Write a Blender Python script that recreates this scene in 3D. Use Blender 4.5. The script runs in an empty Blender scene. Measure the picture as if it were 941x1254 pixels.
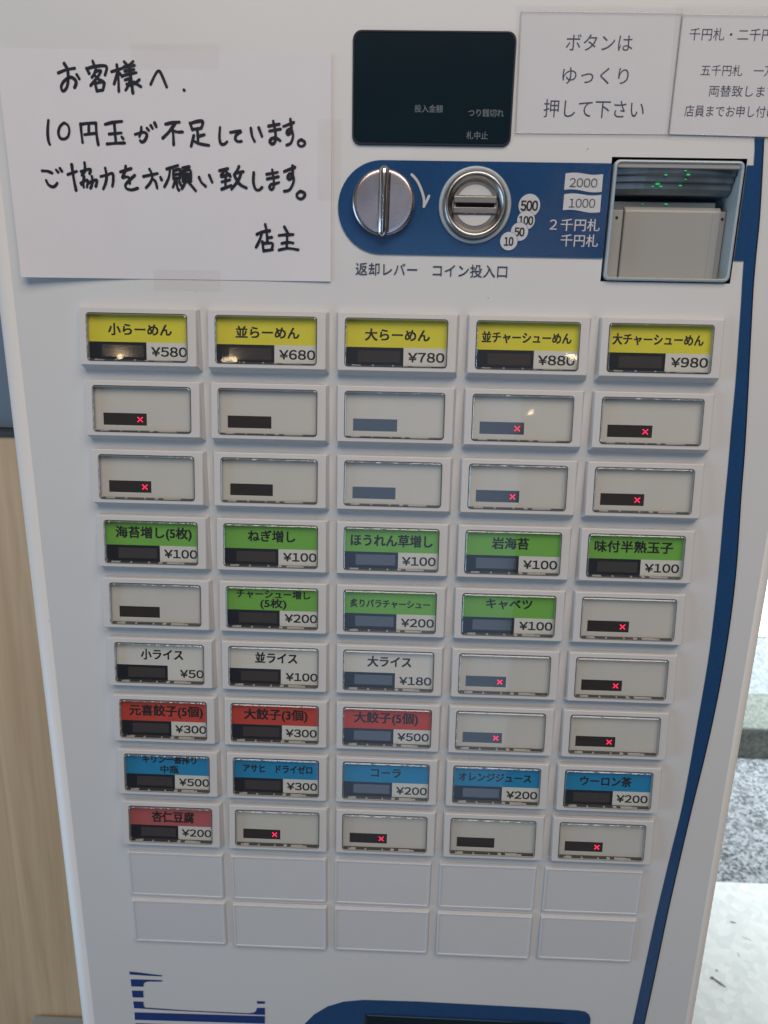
import bpy, bmesh, math, random
from mathutils import Vector, Matrix
random.seed(4)
sc = bpy.context.scene
COL = sc.collection

# ------------------------------------------------------------------ camera
CAM = Vector((0.042379, -0.445601, 1.4))
RIGHT = Vector((0.99930964, 0.03141694, 0.01982955))
DOWN = Vector((0.02719549, -0.25496087, -0.96656886))
FWD = Vector((-0.02531088, 0.96644086, -0.25563925))
FPX = 850.0
cd = bpy.data.cameras.new("camera")
cam = bpy.data.objects.new("camera", cd)
COL.objects.link(cam)
cd.sensor_fit = 'HORIZONTAL'
cd.sensor_width = 36.0
cd.lens = 36.0 * FPX / 941.0
cd.clip_start = 0.01
cd.clip_end = 200
cam.matrix_world = Matrix((
    (RIGHT.x, -DOWN.x, -FWD.x, CAM.x),
    (RIGHT.y, -DOWN.y, -FWD.y, CAM.y),
    (RIGHT.z, -DOWN.z, -FWD.z, CAM.z),
    (0, 0, 0, 1)))
sc.camera = cam
cd.dof.use_dof = True
cd.dof.focus_distance = 0.47
cd.dof.aperture_fstop = 16.0

# ------------------------------------------------------------------ world and lamps
w = bpy.data.worlds.new("World")
sc.world = w
w.use_nodes = True
bg = w.node_tree.nodes["Background"]
bg.inputs[0].default_value = (0.80, 0.78, 0.78, 1)
bg.inputs[1].default_value = 0.032


def area(name, loc, target, sx, sy, power, col, shape='RECTANGLE', spread=180):
    l = bpy.data.lights.new(name, 'AREA')
    l.shape = shape
    l.size = sx
    l.size_y = sy
    l.energy = power
    l.color = col
    l.spread = math.radians(spread)
    o = bpy.data.objects.new(name, l)
    COL.objects.link(o)
    o.location = loc
    d = Vector(target) - Vector(loc)
    o.rotation_euler = d.to_track_quat('-Z', 'Y').to_euler()
    return o


# glazed shop front behind the photographer, side window, ceiling fittings, daylight outside the door
area("window_daylight", (0.10, -2.0, 0.90), (0.10, 0, 0.90), 0.68, 1.60, 3.5, (0.42, 0.65, 1.0))
area("side_window_daylight", (-2.3, -0.70, 0.95), (-0.1, 0.0, 1.0), 1.6, 1.5, 26, (0.46, 0.72, 1.0))
area("ceiling_light", (0.25, -1.15, 2.65), (0.05, 0, 1.35), 1.8, 1.0, 25.5, (1.0, 0.895, 0.80))
area("entrance_daylight", (2.5, 3.0, 3.2), (2.5, 3.001, 0.0), 3.2, 4.2, 192, (0.90, 0.97, 1.0), spread=62)


def bulb(loc, power, r, col=(1.0, 0.74, 0.45)):
    l = bpy.data.lights.new("lamp", 'POINT')
    l.energy = power
    l.shadow_soft_size = r
    l.color = col
    o = bpy.data.objects.new("ceiling_spot", l)
    COL.objects.link(o)
    o.location = loc


for bx, by, bz, pw in ((-1.00, -2.1, 1.77, 0.22), (-0.60, -2.1, 1.76, 0.22), (0.64, -2.1, 1.80, 0.3), (0.50, -2.1, 1.60, 0.2)):
    bulb((bx, by, bz), pw, 0.014)

sc.view_settings.view_transform = 'Standard'
sc.view_settings.look = 'None'
sc.view_settings.exposure = 0.0
sc.view_settings.gamma = 1.0

# ------------------------------------------------------------------ helpers


def P(u, v, d=0.0):
    """point that photo pixel (u, v) sees on the plane d metres in front of the machine's panel"""
    r = RIGHT * ((u - 470.5) / FPX) + DOWN * ((v - 627.0) / FPX) + FWD
    t = (-d - CAM.y) / r.y
    return CAM + r * t


def obj(name, me, mat=None, parent=None, loc=None, smooth=False):
    if isinstance(me, bmesh.types.BMesh):
        m = bpy.data.meshes.new(name)
        me.normal_update()
        me.to_mesh(m)
        me.free()
        me = m
    if mat is not None and not me.materials:
        for x in (mat if isinstance(mat, (list, tuple)) else [mat]):
            me.materials.append(x)
    if smooth:
        for p in me.polygons:
            p.use_smooth = True
    o = bpy.data.objects.new(name, me)
    COL.objects.link(o)
    if parent:
        o.parent = parent
    if loc is not None:
        o.location = loc
    return o


def empty(name, loc=(0, 0, 0), parent=None):
    o = bpy.data.objects.new(name, None)
    o.empty_display_size = 0.02
    COL.objects.link(o)
    o.location = loc
    if parent:
        o.parent = parent
    return o


def tag(o, label=None, cat=None, group=None, kind=None):
    for k, v in (("label", label), ("category", cat), ("group", group), ("kind", kind)):
        if v:
            o[k] = v
    return o


def rrect(x0, z0, x1, z1, r, y, n=5):
    """rounded rectangle loop, anticlockwise seen from -Y"""
    pts = []
    for cx, cz, a0 in ((x1 - r, z1 - r, 0), (x0 + r, z1 - r, 90), (x0 + r, z0 + r, 180), (x1 - r, z0 + r, 270)):
        for k in range(n + 1):
            a = math.radians(a0 + 90 * k / n)
            pts.append((cx + r * math.cos(a), y, cz + r * math.sin(a)))
    return pts


def circle(cx, cz, r, y, n=64):
    return [(cx + r * math.cos(2 * math.pi * k / n), y, cz + r * math.sin(2 * math.pi * k / n)) for k in range(n)]


def loft(loops, cap0=False, cap1=False, bm=None, mi=0):
    bm = bm or bmesh.new()
    vs = [[bm.verts.new(p) for p in L] for L in loops]
    n = len(loops[0])
    fs = []
    for a, b in zip(vs, vs[1:]):
        for i in range(n):
            j = (i + 1) % n
            fs.append(bm.faces.new((a[i], a[j], b[j], b[i])))
    if cap0:
        fs.append(bm.faces.new(list(reversed(vs[0]))))
    if cap1:
        fs.append(bm.faces.new(vs[-1]))
    for f in fs:
        f.material_index = mi
    return bm


def box(bm, x0, y0, z0, x1, y1, z1, mi=0):
    v = [bm.verts.new(p) for p in ((x0, y0, z0), (x1, y0, z0), (x1, y1, z0), (x0, y1, z0), (x0, y0, z1), (x1, y0, z1), (x1, y1, z1), (x0, y1, z1))]
    for f in ((3, 2, 1, 0), (4, 5, 6, 7), (0, 1, 5, 4), (1, 2, 6, 5), (2, 3, 7, 6), (3, 0, 4, 7)):
        fc = bm.faces.new([v[i] for i in f])
        fc.material_index = mi
    return bm


def bevel(bm, off, seg=2):
    bmesh.ops.bevel(bm, geom=list(bm.edges) + list(bm.verts), offset=off, segments=seg, affect='EDGES', profile=0.5)
    return bm


def poly(pts, y, th=0.0):
    """flat outline (list of (x, z)) filled at depth y, th metres thick"""
    bm = bmesh.new()
    fr = [bm.verts.new((x, y, z)) for x, z in pts]
    bm.faces.new(fr)
    for f in bm.faces:
        f.normal_update()
        if f.normal.y > 0:
            f.normal_flip()
    if th:
        bk = [bm.verts.new((x, y + th, z)) for x, z in pts]
        for i in range(len(fr)):
            j = (i + 1) % len(fr)
            bm.faces.new((fr[i], bk[i], bk[j], fr[j]))
        bmesh.ops.recalc_face_normals(bm, faces=bm.faces)
    return bm


def catmull(pts, n=6):
    if len(pts) < 3:
        return pts
    out = []
    q = [pts[0]] + list(pts) + [pts[-1]]
    for i in range(1, len(q) - 2):
        p0, p1, p2, p3 = q[i - 1:i + 3]
        for k in range(n):
            t = k / n
            out.append(tuple(0.5 * ((2 * b) + (-a + c) * t + (2 * a - 5 * b + 4 * c - d) * t * t + (-a + 3 * b - 3 * c + d) * t ** 3)
                             for a, b, c, d in zip(p0, p1, p2, p3)))
    out.append(tuple(pts[-1]))
    return out


# ---- text
_tmp = []


def text_mesh(s, bold=0.0, res=3):
    cu = bpy.data.curves.new("t", 'FONT')
    cu.body = s
    cu.size = 1.0
    cu.resolution_u = res
    cu.offset = bold
    o = bpy.data.objects.new("t", cu)
    COL.objects.link(o)
    dg = bpy.context.evaluated_depsgraph_get()
    me = bpy.data.meshes.new_from_object(o.evaluated_get(dg))
    bpy.data.objects.remove(o)
    me.materials.clear()
    return me


_cache = {}


def glyphs(s):
    if s not in _cache:
        tm = text_mesh(s)
        _cache[s] = [tuple(v.co) for v in tm.vertices], [tuple(p.vertices) for p in tm.polygons]
    return _cache[s]


def build_letters(pieces, bold, mat, parent, y, name, shear, clip_top):
    """pieces: list of (points (x, z), faces); every piece is laid down 1 or 5 times, nudged by bold, to thicken its strokes"""
    out, faces = [], []
    offs = [(0, 0)] if bold <= 0 else [(0, 0), (bold, bold * .8), (-bold, bold * .8), (bold, -bold * .8), (-bold, -bold * .8)]
    for k, (ox, oz) in enumerate(offs):
        for pts, fs in pieces:
            n = len(out)
            for x, z in pts:
                z = z + oz
                if clip_top is not None:
                    z = min(z, clip_top)
                out.append((x + ox, (y if not shear else y + shear(z)) - 0.000004 * k, z))
            faces += [tuple(i + n for i in f) for f in fs]
    me = bpy.data.meshes.new(name)
    me.from_pydata(out, [], faces)
    return obj(name, me, mat, parent)


def lettering(s, mat, parent, x0, x1, zc, em, y, bold=0.012, name="lettering", shear=None, clip_top=None):
    """text fitted between x0 and x1, centred on height zc, em metres tall, lying at depth y"""
    vs, fs = glyphs(s)
    ax, bx = min(v[0] for v in vs), max(v[0] for v in vs)
    az, bz = min(v[1] for v in vs), max(v[1] for v in vs)
    kx = (x1 - x0) / (bx - ax)
    pts = [(x0 + (v[0] - ax) * kx, zc + (v[1] - (az + bz) / 2) * em) for v in vs]
    return build_letters([(pts, fs)], bold * em, mat, parent, y, name, shear, clip_top)


FW_ = {ord(a): b for a, b in zip("0123456789¥", "０１２３４５６７８９￥")}


def digits(s, mat, parent, x0, x1, zc, h, y, bold=0.02, name="lettering", shear=None, fill=0.86):
    """figures set one to a slot, h metres tall"""
    n = len(s)
    sl = (x1 - x0) / n
    ref, _ = glyphs("０")
    rw = max(v[0] for v in ref) - min(v[0] for v in ref)
    ra, rb = min(v[1] for v in ref), max(v[1] for v in ref)
    kz = h / (rb - ra)
    kx = sl * fill / rw
    pieces = []
    for i, ch in enumerate(s.translate(FW_)):
        vs, fs = glyphs(ch)
        m = (min(v[0] for v in vs) + max(v[0] for v in vs)) / 2
        kk = min(kx, sl * 0.98 / (max(v[0] for v in vs) - min(v[0] for v in vs)))
        pieces.append(([(x0 + sl * (i + 0.5) + (v[0] - m) * kk, zc + (v[1] - (ra + rb) / 2) * kz) for v in vs], fs))
    return build_letters(pieces, bold * h, mat, parent, y, name, shear, None)


# ------------------------------------------------------------------ materials
def mat(name, col, rough=0.5, spec=0.5, metal=0.0, emit=None, es=0.0, noise=0.0, nscale=60, bump=0.0, bscale=900, coat=0.0, rvar=0.0):
    m = bpy.data.materials.new(name)
    m.use_nodes = True
    nt = m.node_tree
    b = nt.nodes["Principled BSDF"]
    b.inputs["Base Color"].default_value = (*col, 1)
    b.inputs["Roughness"].default_value = rough
    b.inputs["Specular IOR Level"].default_value = spec
    b.inputs["Metallic"].default_value = metal
    b.inputs["Coat Weight"].default_value = coat
    b.inputs["Coat Roughness"].default_value = 0.08
    tc = nt.nodes.new("ShaderNodeTexCoord")
    if emit:
        b.inputs["Emission Color"].default_value = (*emit, 1)
        b.inputs["Emission Strength"].default_value = es
    if noise:
        nz = nt.nodes.new("ShaderNodeTexNoise")
        nz.inputs["Scale"].default_value = nscale
        nz.inputs["Detail"].default_value = 5
        nt.links.new(tc.outputs["Object"], nz.inputs["Vector"])
        mr = nt.nodes.new("ShaderNodeMapRange")
        mr.inputs["From Min"].default_value = 0.3
        mr.inputs["From Max"].default_value = 0.7
        mr.inputs["To Min"].default_value = 1 - noise
        mr.inputs["To Max"].default_value = 1 + noise
        nt.links.new(nz.outputs[0], mr.inputs["Value"])
        vm = nt.nodes.new("ShaderNodeVectorMath")
        vm.operation = 'SCALE'
        vm.inputs[0].default_value = col
        nt.links.new(mr.outputs[0], vm.inputs["Scale"])
        nt.links.new(vm.outputs[0], b.inputs["Base Color"])
        if rvar:
            mr2 = nt.nodes.new("ShaderNodeMapRange")
            mr2.inputs["To Min"].default_value = rough - rvar
            mr2.inputs["To Max"].default_value = rough + rvar
            nt.links.new(nz.outputs[0], mr2.inputs["Value"])
            nt.links.new(mr2.outputs[0], b.inputs["Roughness"])
    if bump:
        n2 = nt.nodes.new("ShaderNodeTexNoise")
        n2.inputs["Scale"].default_value = bscale
        n2.inputs["Detail"].default_value = 3
        nt.links.new(tc.outputs["Object"], n2.inputs["Vector"])
        bp = nt.nodes.new("ShaderNodeBump")
        bp.inputs["Strength"].default_value = bump
        bp.inputs["Distance"].default_value = 0.0004
        nt.links.new(n2.outputs[0], bp.inputs["Height"])
        nt.links.new(bp.outputs[0], b.inputs["Normal"])
    return m


def clear_mat(name, tint=(1, 1, 1), rough=0.03, ior=1.45, body=0.0, bodycol=(0.8, 0.8, 0.8), bump=0.0, bscale=60):
    """thin clear plastic: see-through with a Fresnel gloss and an optional milky body"""
    m = bpy.data.materials.new(name)
    m.use_nodes = True
    nt = m.node_tree
    nt.nodes.clear()
    out = nt.nodes.new("ShaderNodeOutputMaterial")
    tr = nt.nodes.new("ShaderNodeBsdfTransparent")
    tr.inputs[0].default_value = (*tint, 1)
    gl = nt.nodes.new("ShaderNodeBsdfGlossy")
    gl.inputs["Roughness"].default_value = rough
    f0 = ((ior - 1) / (ior + 1)) ** 2
    lw = nt.nodes.new("ShaderNodeLayerWeight")
    lw.inputs[0].default_value = 0.5
    pw = nt.nodes.new("ShaderNodeMath")
    pw.operation = 'POWER'
    nt.links.new(lw.outputs["Facing"], pw.inputs[0])
    pw.inputs[1].default_value = 5.0
    fr = nt.nodes.new("ShaderNodeMath")
    fr.operation = 'MULTIPLY_ADD'
    nt.links.new(pw.outputs[0], fr.inputs[0])
    fr.inputs[1].default_value = 1 - f0
    fr.inputs[2].default_value = f0
    mx = nt.nodes.new("ShaderNodeMixShader")
    src = tr
    if body:
        df = nt.nodes.new("ShaderNodeBsdfDiffuse")
        df.inputs[0].default_value = (*bodycol, 1)
        m0 = nt.nodes.new("ShaderNodeMixShader")
        m0.inputs[0].default_value = body
        nt.links.new(tr.outputs[0], m0.inputs[1])
        nt.links.new(df.outputs[0], m0.inputs[2])
        src = m0
    nt.links.new(fr.outputs[0], mx.inputs[0])
    nt.links.new(src.outputs[0], mx.inputs[1])
    nt.links.new(gl.outputs[0], mx.inputs[2])
    nt.links.new(mx.outputs[0], out.inputs[0])
    if bump:
        tc = nt.nodes.new("ShaderNodeTexCoord")
        nz = nt.nodes.new("ShaderNodeTexNoise")
        nz.inputs["Scale"].default_value = bscale
        nt.links.new(tc.outputs["Object"], nz.inputs["Vector"])
        bp = nt.nodes.new("ShaderNodeBump")
        bp.inputs["Strength"].default_value = bump
        bp.inputs["Distance"].default_value = 0.001
        nt.links.new(nz.outputs[0], bp.inputs["Height"])
        nt.links.new(bp.outputs[0], gl.inputs["Normal"])
    return m


M = dict(
    panel=mat("painted_steel", (0.70, 0.69, 0.675), 0.38, 0.45, noise=0.012, nscale=9, bump=0.10, bscale=1400),
    button=mat("button_plastic", (0.635, 0.615, 0.60), 0.42, 0.45, noise=0.012, nscale=30, bump=0.05, bscale=1800),
    plate=mat("plate_plastic", (0.63, 0.625, 0.625), 0.5, 0.4, noise=0.015, nscale=24, bump=0.12, bscale=1500),
    navy=mat("navy_print", (0.020, 0.070, 0.180), 0.07, 0.5, noise=0.05, nscale=400, bump=0.12, bscale=1300),
    navyink=mat("navy_ink", (0.02, 0.05, 0.20), 0.4, 0.4),
    groove=mat("dark_gap", (0.012, 0.016, 0.03), 0.5, 0.3),
    white_ink=mat("white_ink", (0.62, 0.62, 0.63), 0.08, 0.5, bump=0.12, bscale=1300),
    blue_text=mat("blue_grey_ink", (0.035, 0.05, 0.10), 0.45, 0.4),
    black=mat("black_ink", (0.014, 0.013, 0.015), 0.45, 0.4),
    blackcard=mat("black_print", (0.012, 0.015, 0.024), 0.3, 0.5),
    led=mat("led_window", (0.034, 0.030, 0.029), 0.10, 1.0),
    led_lab=mat("led_window_reflection", (0.060, 0.054, 0.056), 0.08, 1.0),  # lighter brown-grey base: reflection of the dim room put into the colour
    red=mat("led_red", (0.5, 0.02, 0.06), 0.4, emit=(1.0, 0.02, 0.09), es=2.6),
    green=mat("led_green", (0.02, 0.3, 0.08), 0.4, emit=(0.05, 1.0, 0.25), es=0.28),
    yellow=mat("yellow_card", (0.68, 0.61, 0.035), 0.5, noise=0.03, nscale=120),
    green_card=mat("green_card", (0.16, 0.42, 0.06), 0.5, noise=0.03, nscale=120),
    red_card=mat("red_card", (0.52, 0.055, 0.035), 0.5, noise=0.03, nscale=120),
    rose_card=mat("rose_card", (0.44, 0.10, 0.10), 0.5, noise=0.03, nscale=120),
    blue_card=mat("blue_card", (0.010, 0.23, 0.46), 0.5, noise=0.03, nscale=120),
    white_card=mat("white_card", (0.64, 0.63, 0.58), 0.5, noise=0.02, nscale=80),
    blank_card=mat("blank_card", (0.58, 0.565, 0.52), 0.5, noise=0.02, nscale=60),
    lens=clear_mat("clear_cap", (0.99, 0.99, 0.985), 0.03, 1.5, body=0.012, bump=0.20, bscale=28),
    rim=clear_mat("clear_rim", (0.75, 0.77, 0.76), 0.10, 2.0, body=0.16, bodycol=(0.75, 0.77, 0.77), bump=0.4, bscale=300),
    wall=mat("recess_wall", (0.45, 0.44, 0.41), 0.25, 0.7),
    dark=mat("dark_recess", (0.016, 0.016, 0.016), 0.35, 0.5),
    ledge=mat("smoky_ledge", (0.045, 0.045, 0.042), 0.25, 0.7),
    clip=mat("milky_clip", (0.42, 0.42, 0.40), 0.2, 0.8),
    chrome=mat("chrome", (0.80, 0.74, 0.72), 0.09, 0.5, 1.0, noise=0.06, nscale=70, bump=0.05, bscale=80),
    grip=mat("grip_chrome", (0.82, 0.76, 0.74), 0.2, 0.5, 1.0),
    lever=mat("worn_chrome_face", (0.62, 0.53, 0.52), 0.27, 0.5, 1.0, noise=0.04, nscale=60, rvar=0.08),
    steel=mat("satin_steel", (0.50, 0.47, 0.44), 0.30, 0.5, 1.0, noise=0.06, nscale=90),
    brushed=mat("brushed_steel", (0.27, 0.255, 0.24), 0.42, 0.5, 1.0, noise=0.08, nscale=150),
    screen=mat("smoked_screen", (0.006, 0.017, 0.025), 0.13, 0.5, noise=0.1, nscale=14, coat=0.4),
    screen_ink=mat("screen_ink", (0.13, 0.155, 0.17), 0.4),
    cream=mat("grey_beige_plastic", (0.36, 0.35, 0.325), 0.38, 0.45, noise=0.015, nscale=30, bump=0.10, bscale=1500),
    pale=mat("pale_translucent_plastic", (0.42, 0.47, 0.49), 0.3, 0.6),
    smoke=mat("smoked_visor", (0.11, 0.135, 0.155), 0.25, 0.8, noise=0.35, nscale=45, coat=0.5),
    paper=mat("note_paper", (0.73, 0.705, 0.72), 0.85, 0.2, noise=0.012, nscale=40, bump=0.08, bscale=600),
    sheet=mat("printed_sheet", (0.71, 0.70, 0.715), 0.8, 0.2, noise=0.012, nscale=40),
    tape=clear_mat("clear_tape", (0.995, 0.992, 0.985), 0.22, 1.35, body=0.015, bodycol=(0.7, 0.67, 0.64), bump=0.2, bscale=90),
    film=clear_mat("laminate_film", (0.99, 0.99, 0.99), 0.06, 1.45, body=0.012, bodycol=(0.7, 0.7, 0.72), bump=0.25, bscale=18),
    marker=mat("marker_ink", (0.012, 0.013, 0.022), 0.55, 0.3),
    box=mat("grey_painted_metal", (0.36, 0.38, 0.36), 0.4, 0.4, noise=0.03, nscale=20),
    wallpaint=mat("blue_grey_wall_paint", (0.17, 0.21, 0.27), 0.7, 0.3, noise=0.04, nscale=6, bump=0.2, bscale=200),
)


def wood_mat():
    m = bpy.data.materials.new("pale_wood_grain")
    m.use_nodes = True
    nt = m.node_tree
    b = nt.nodes["Principled BSDF"]
    tc = nt.nodes.new("ShaderNodeTexCoord")
    mp = nt.nodes.new("ShaderNodeMapping")
    mp.inputs["Scale"].default_value = (34, 34, 1.1)
    nt.links.new(tc.outputs["Object"], mp.inputs[0])
    n1 = nt.nodes.new("ShaderNodeTexNoise")
    n1.inputs["Scale"].default_value = 1.6
    n1.inputs["Detail"].default_value = 7
    n1.inputs["Roughness"].default_value = 0.62
    n1.inputs["Distortion"].default_value = 0.6
    nt.links.new(mp.outputs[0], n1.inputs["Vector"])
    cr = nt.nodes.new("ShaderNodeValToRGB")
    e = cr.color_ramp.elements
    e[0].position, e[0].color = 0.30, (0.58, 0.37, 0.205, 1)
    e[1].position, e[1].color = 0.68, (0.77, 0.54, 0.325, 1)
    nt.links.new(n1.outputs[0], cr.inputs[0])
    nt.links.new(cr.outputs[0], b.inputs["Base Color"])
    b.inputs["Roughness"].default_value = 0.45
    bp = nt.nodes.new("ShaderNodeBump")
    bp.inputs["Strength"].default_value = 0.15
    bp.inputs["Distance"].default_value = 0.001
    nt.links.new(n1.outputs[0], bp.inputs["Height"])
    nt.links.new(bp.outputs[0], b.inputs["Normal"])
    return m


def stone_mat(name, c0, c1, scale, bumpd, spots=None, rough=0.8):
    """speckled mineral surface: voronoi grains between c0 and c1, noise patches"""
    m = bpy.data.materials.new(name)
    m.use_nodes = True
    nt = m.node_tree
    b = nt.nodes["Principled BSDF"]
    b.inputs["Roughness"].default_value = rough
    tc = nt.nodes.new("ShaderNodeTexCoord")
    vo = nt.nodes.new("ShaderNodeTexVoronoi")
    vo.inputs["Scale"].default_value = scale
    nt.links.new(tc.outputs["Object"], vo.inputs["Vector"])
    nz = nt.nodes.new("ShaderNodeTexNoise")
    nz.inputs["Scale"].default_value = scale / 14
    nz.inputs["Detail"].default_value = 6
    nt.links.new(tc.outputs["Object"], nz.inputs["Vector"])
    sep = nt.nodes.new("ShaderNodeSeparateColor")
    nt.links.new(vo.outputs["Color"], sep.inputs[0])
    mth = nt.nodes.new("ShaderNodeMath")
    mth.operation = 'MULTIPLY_ADD'
    nt.links.new(sep.outputs[0], mth.inputs[0])
    mth.inputs[1].default_value = 0.85
    half = nt.nodes.new("ShaderNodeMath")
    half.operation = 'MULTIPLY'
    half.inputs[1].default_value = 0.5
    nt.links.new(nz.outputs[0], half.inputs[0])
    nt.links.new(half.outputs[0], mth.inputs[2])
    cr = nt.nodes.new("ShaderNodeValToRGB")
    e = cr.color_ramp.elements
    e[0].position, e[0].color = 0.25, (*c0, 1)
    e[1].position, e[1].color = 1.0, (*c1, 1)
    nt.links.new(mth.outputs[0], cr.inputs[0])
    src = cr.outputs[0]
    if spots:
        n3 = nt.nodes.new("ShaderNodeTexNoise")
        n3.inputs["Scale"].default_value = 9
        n3.inputs["Detail"].default_value = 8
        nt.links.new(tc.outputs["Object"], n3.inputs["Vector"])
        c3 = nt.nodes.new("ShaderNodeValToRGB")
        c3.color_ramp.elements[0].position = 0.64
        c3.color_ramp.elements[1].position = 0.74
        nt.links.new(n3.outputs[0], c3.inputs[0])
        mx = nt.nodes.new("ShaderNodeMix")
        mx.data_type = 'RGBA'
        nt.links.new(c3.outputs[0], mx.inputs[0])
        nt.links.new(src, mx.inputs[6])
        mx.inputs[7].default_value = (*spots, 1)
        src = mx.outputs[2]
    nt.links.new(src, b.inputs["Base Color"])
    bp = nt.nodes.new("ShaderNodeBump")
    bp.inputs["Strength"].default_value = 0.9
    bp.inputs["Distance"].default_value = bumpd
    nt.links.new(vo.outputs["Distance"], bp.inputs["Height"])
    bp.invert = True
    nt.links.new(bp.outputs[0], b.inputs["Normal"])
    return m


M['wood'] = wood_mat()
M['asphalt'] = stone_mat("coarse_asphalt", (0.04, 0.045, 0.052), (0.36, 0.39, 0.42), 150, 0.004, rough=0.45)
M['concrete'] = stone_mat("pale_concrete", (0.56, 0.59, 0.58), (0.66, 0.69, 0.67), 60, 0.0006, spots=(0.48, 0.53, 0.53))
M['kerb'] = stone_mat("kerb_concrete", (0.10, 0.115, 0.105), (0.23, 0.25, 0.225), 180, 0.0015)
M['pave'] = stone_mat("paving", (0.17, 0.19, 0.205), (0.30, 0.33, 0.35), 90, 0.002)
M['cream_line'] = stone_mat("cream_paving", (0.50, 0.46, 0.38), (0.60, 0.56, 0.48), 70, 0.001)
M['floor'] = mat("shop_floor", (0.09, 0.085, 0.08), 0.5, 0.4, noise=0.1, nscale=4)

# ------------------------------------------------------------------ setting
ZT = Vector((0, 0, 0))


def slab(name, x0, y0, z0, x1, y1, z1, m, cat=None, lab=None, kind='structure', bev=0.0):
    bm = box(bmesh.new(), x0, y0, z0, x1, y1, z1)
    if bev:
        bevel(bm, bev, 2)
    o = obj(name, bm, m)
    return tag(o, lab, cat, kind=kind)


slab("ground", -12, -8, -0.30, 14, 16, -0.02, M['asphalt'])
slab("floor", -4, -5, -0.016, 0.55, 0.50, 0.0, M['floor'])
slab("concrete_apron", 0.554, -1.2, -0.016, 6, 1.105, 0.004, M['concrete'])
slab("asphalt_strip", 0.2, 1.109, -0.016, 9, 1.68, -0.002, M['asphalt'])
slab("kerb", 0.2, 1.682, -0.1, 9, 1.925, 0.115, M['kerb'], bev=0.008)
slab("pavement", 0.2, 1.927, -0.1, 9, 2.44, 0.108, M['pave'])
slab("paving_band", 0.2, 2.443, -0.1, 9, 2.60, 0.112, M['cream_line'])
slab("road", 0.2, 2.603, -0.1, 9, 12, 0.106, stone_mat("worn_paving", (0.34, 0.37, 0.38), (0.46, 0.49, 0.50), 60, 0.001))

# scuff marks on the apron
bm = bmesh.new()
for (u, v, l, a, ww) in ((880, 1203, 0.036, 0.85, 0.008), (872, 1198, 0.012, -0.3, 0.005), (898, 1130, 0.014, 0.2, 0.004), (878, 1189, 0.006, 0.3, 0.004), (915, 1150, 0.02, 0.5, 0.002), (905, 1170, 0.014, 1.6, 0.0015)):
    r = RIGHT * ((u - 470.5) / FPX) + DOWN * ((v - 627.0) / FPX) + FWD
    t = (0.004 - CAM.z) / r.z
    q = CAM + r * t
    n = 10
    ring = []
    for k in range(n):
        an = 2 * math.pi * k / n
        x, y = l / 2 * math.cos(an), ww / 2 * math.sin(an) * random.uniform(0.6, 1.3)
        ring.append(bm.verts.new((q.x + x * math.cos(-a) - y * math.sin(-a), q.y + x * math.sin(-a) + y * math.cos(-a), 0.0046)))
    bm.faces.new(ring)
tag(obj("scuff_marks", bm, mat("scuff", (0.13, 0.13, 0.12), 0.8)), "small dark scuffs and scratches on the pale concrete outside", "scuff", kind='stuff')

wp = tag(empty("wood_panel_wall", (-0.7, 0.36, 0)), "pale wood grain wainscot wall standing behind the vending machine", "wall")
obj("panel", bevel(box(bmesh.new(), -0.9, -0.008, 0, 0.80, 0.016, 1.268), 0.0015, 2), M['wood'], wp)
obj("cap_shadow_line", bevel(box(bmesh.new(), -0.9, -0.012, 1.2685, 0.80, 0.018, 1.2755), 0.0012, 2), mat("shadow_line_dark", (0.05, 0.05, 0.055), 0.4), wp)  # dark strip: the shadow line above the wood, put into its colour
slab("upper_wall", -1.6, 0.37, 1.2765, 0.10, 0.42, 2.6, M['wallpaint'])

cb = tag(empty("low_metal_cabinet", (-0.365, 0.27, 0)), "low grey metal cabinet against the wood wall beside the machine", "cabinet")
obj("cabinet_body", bevel(box(bmesh.new(), -0.118, -0.06, 0.0, 0.118, 0.078, 0.385), 0.003, 2), M['box'], cb)
obj("cabinet_top", bevel(box(bmesh.new(), -0.122, -0.064, 0.3855, 0.122, 0.080, 0.397), 0.003, 2), M['box'], cb)

# ------------------------------------------------------------------ machine
mach = tag(empty("ticket_vending_machine", (0, 0, 0)), "white meal ticket vending machine with rows of coloured push buttons, coin slot and blue trim", "vending machine")
XL, XR, ZB, ZTOP = -0.2203, 0.2925, 0.0, 1.66
RAD = 0.017
RAD2 = 0.009
HOLE = (0.1588, 1.4302, 0.2364, 1.4989)
# cabinet: front sheet is a grid with a hole for the note acceptor, the rest a swept rounded profile
prof = []
for k in range(9):
    a = math.radians(180 - 90 * k / 8)
    prof.append((XL + RAD + RAD * math.cos(a), RAD - RAD * math.sin(a)))
prof2 = []
for k in range(9):
    a = math.radians(90 - 90 * k / 8)
    prof2.append((XR - RAD2 + RAD2 * math.cos(a), RAD2 - RAD2 * math.sin(a)))
bm = bmesh.new()


def strip(bm, pts, z0, z1):
    a = [bm.verts.new((x, y, z0)) for x, y in pts]
    b = [bm.verts.new((x, y, z1)) for x, y in pts]
    for i in range(len(pts) - 1):
        bm.faces.new((a[i], a[i + 1], b[i + 1], b[i])).smooth = True


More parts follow.
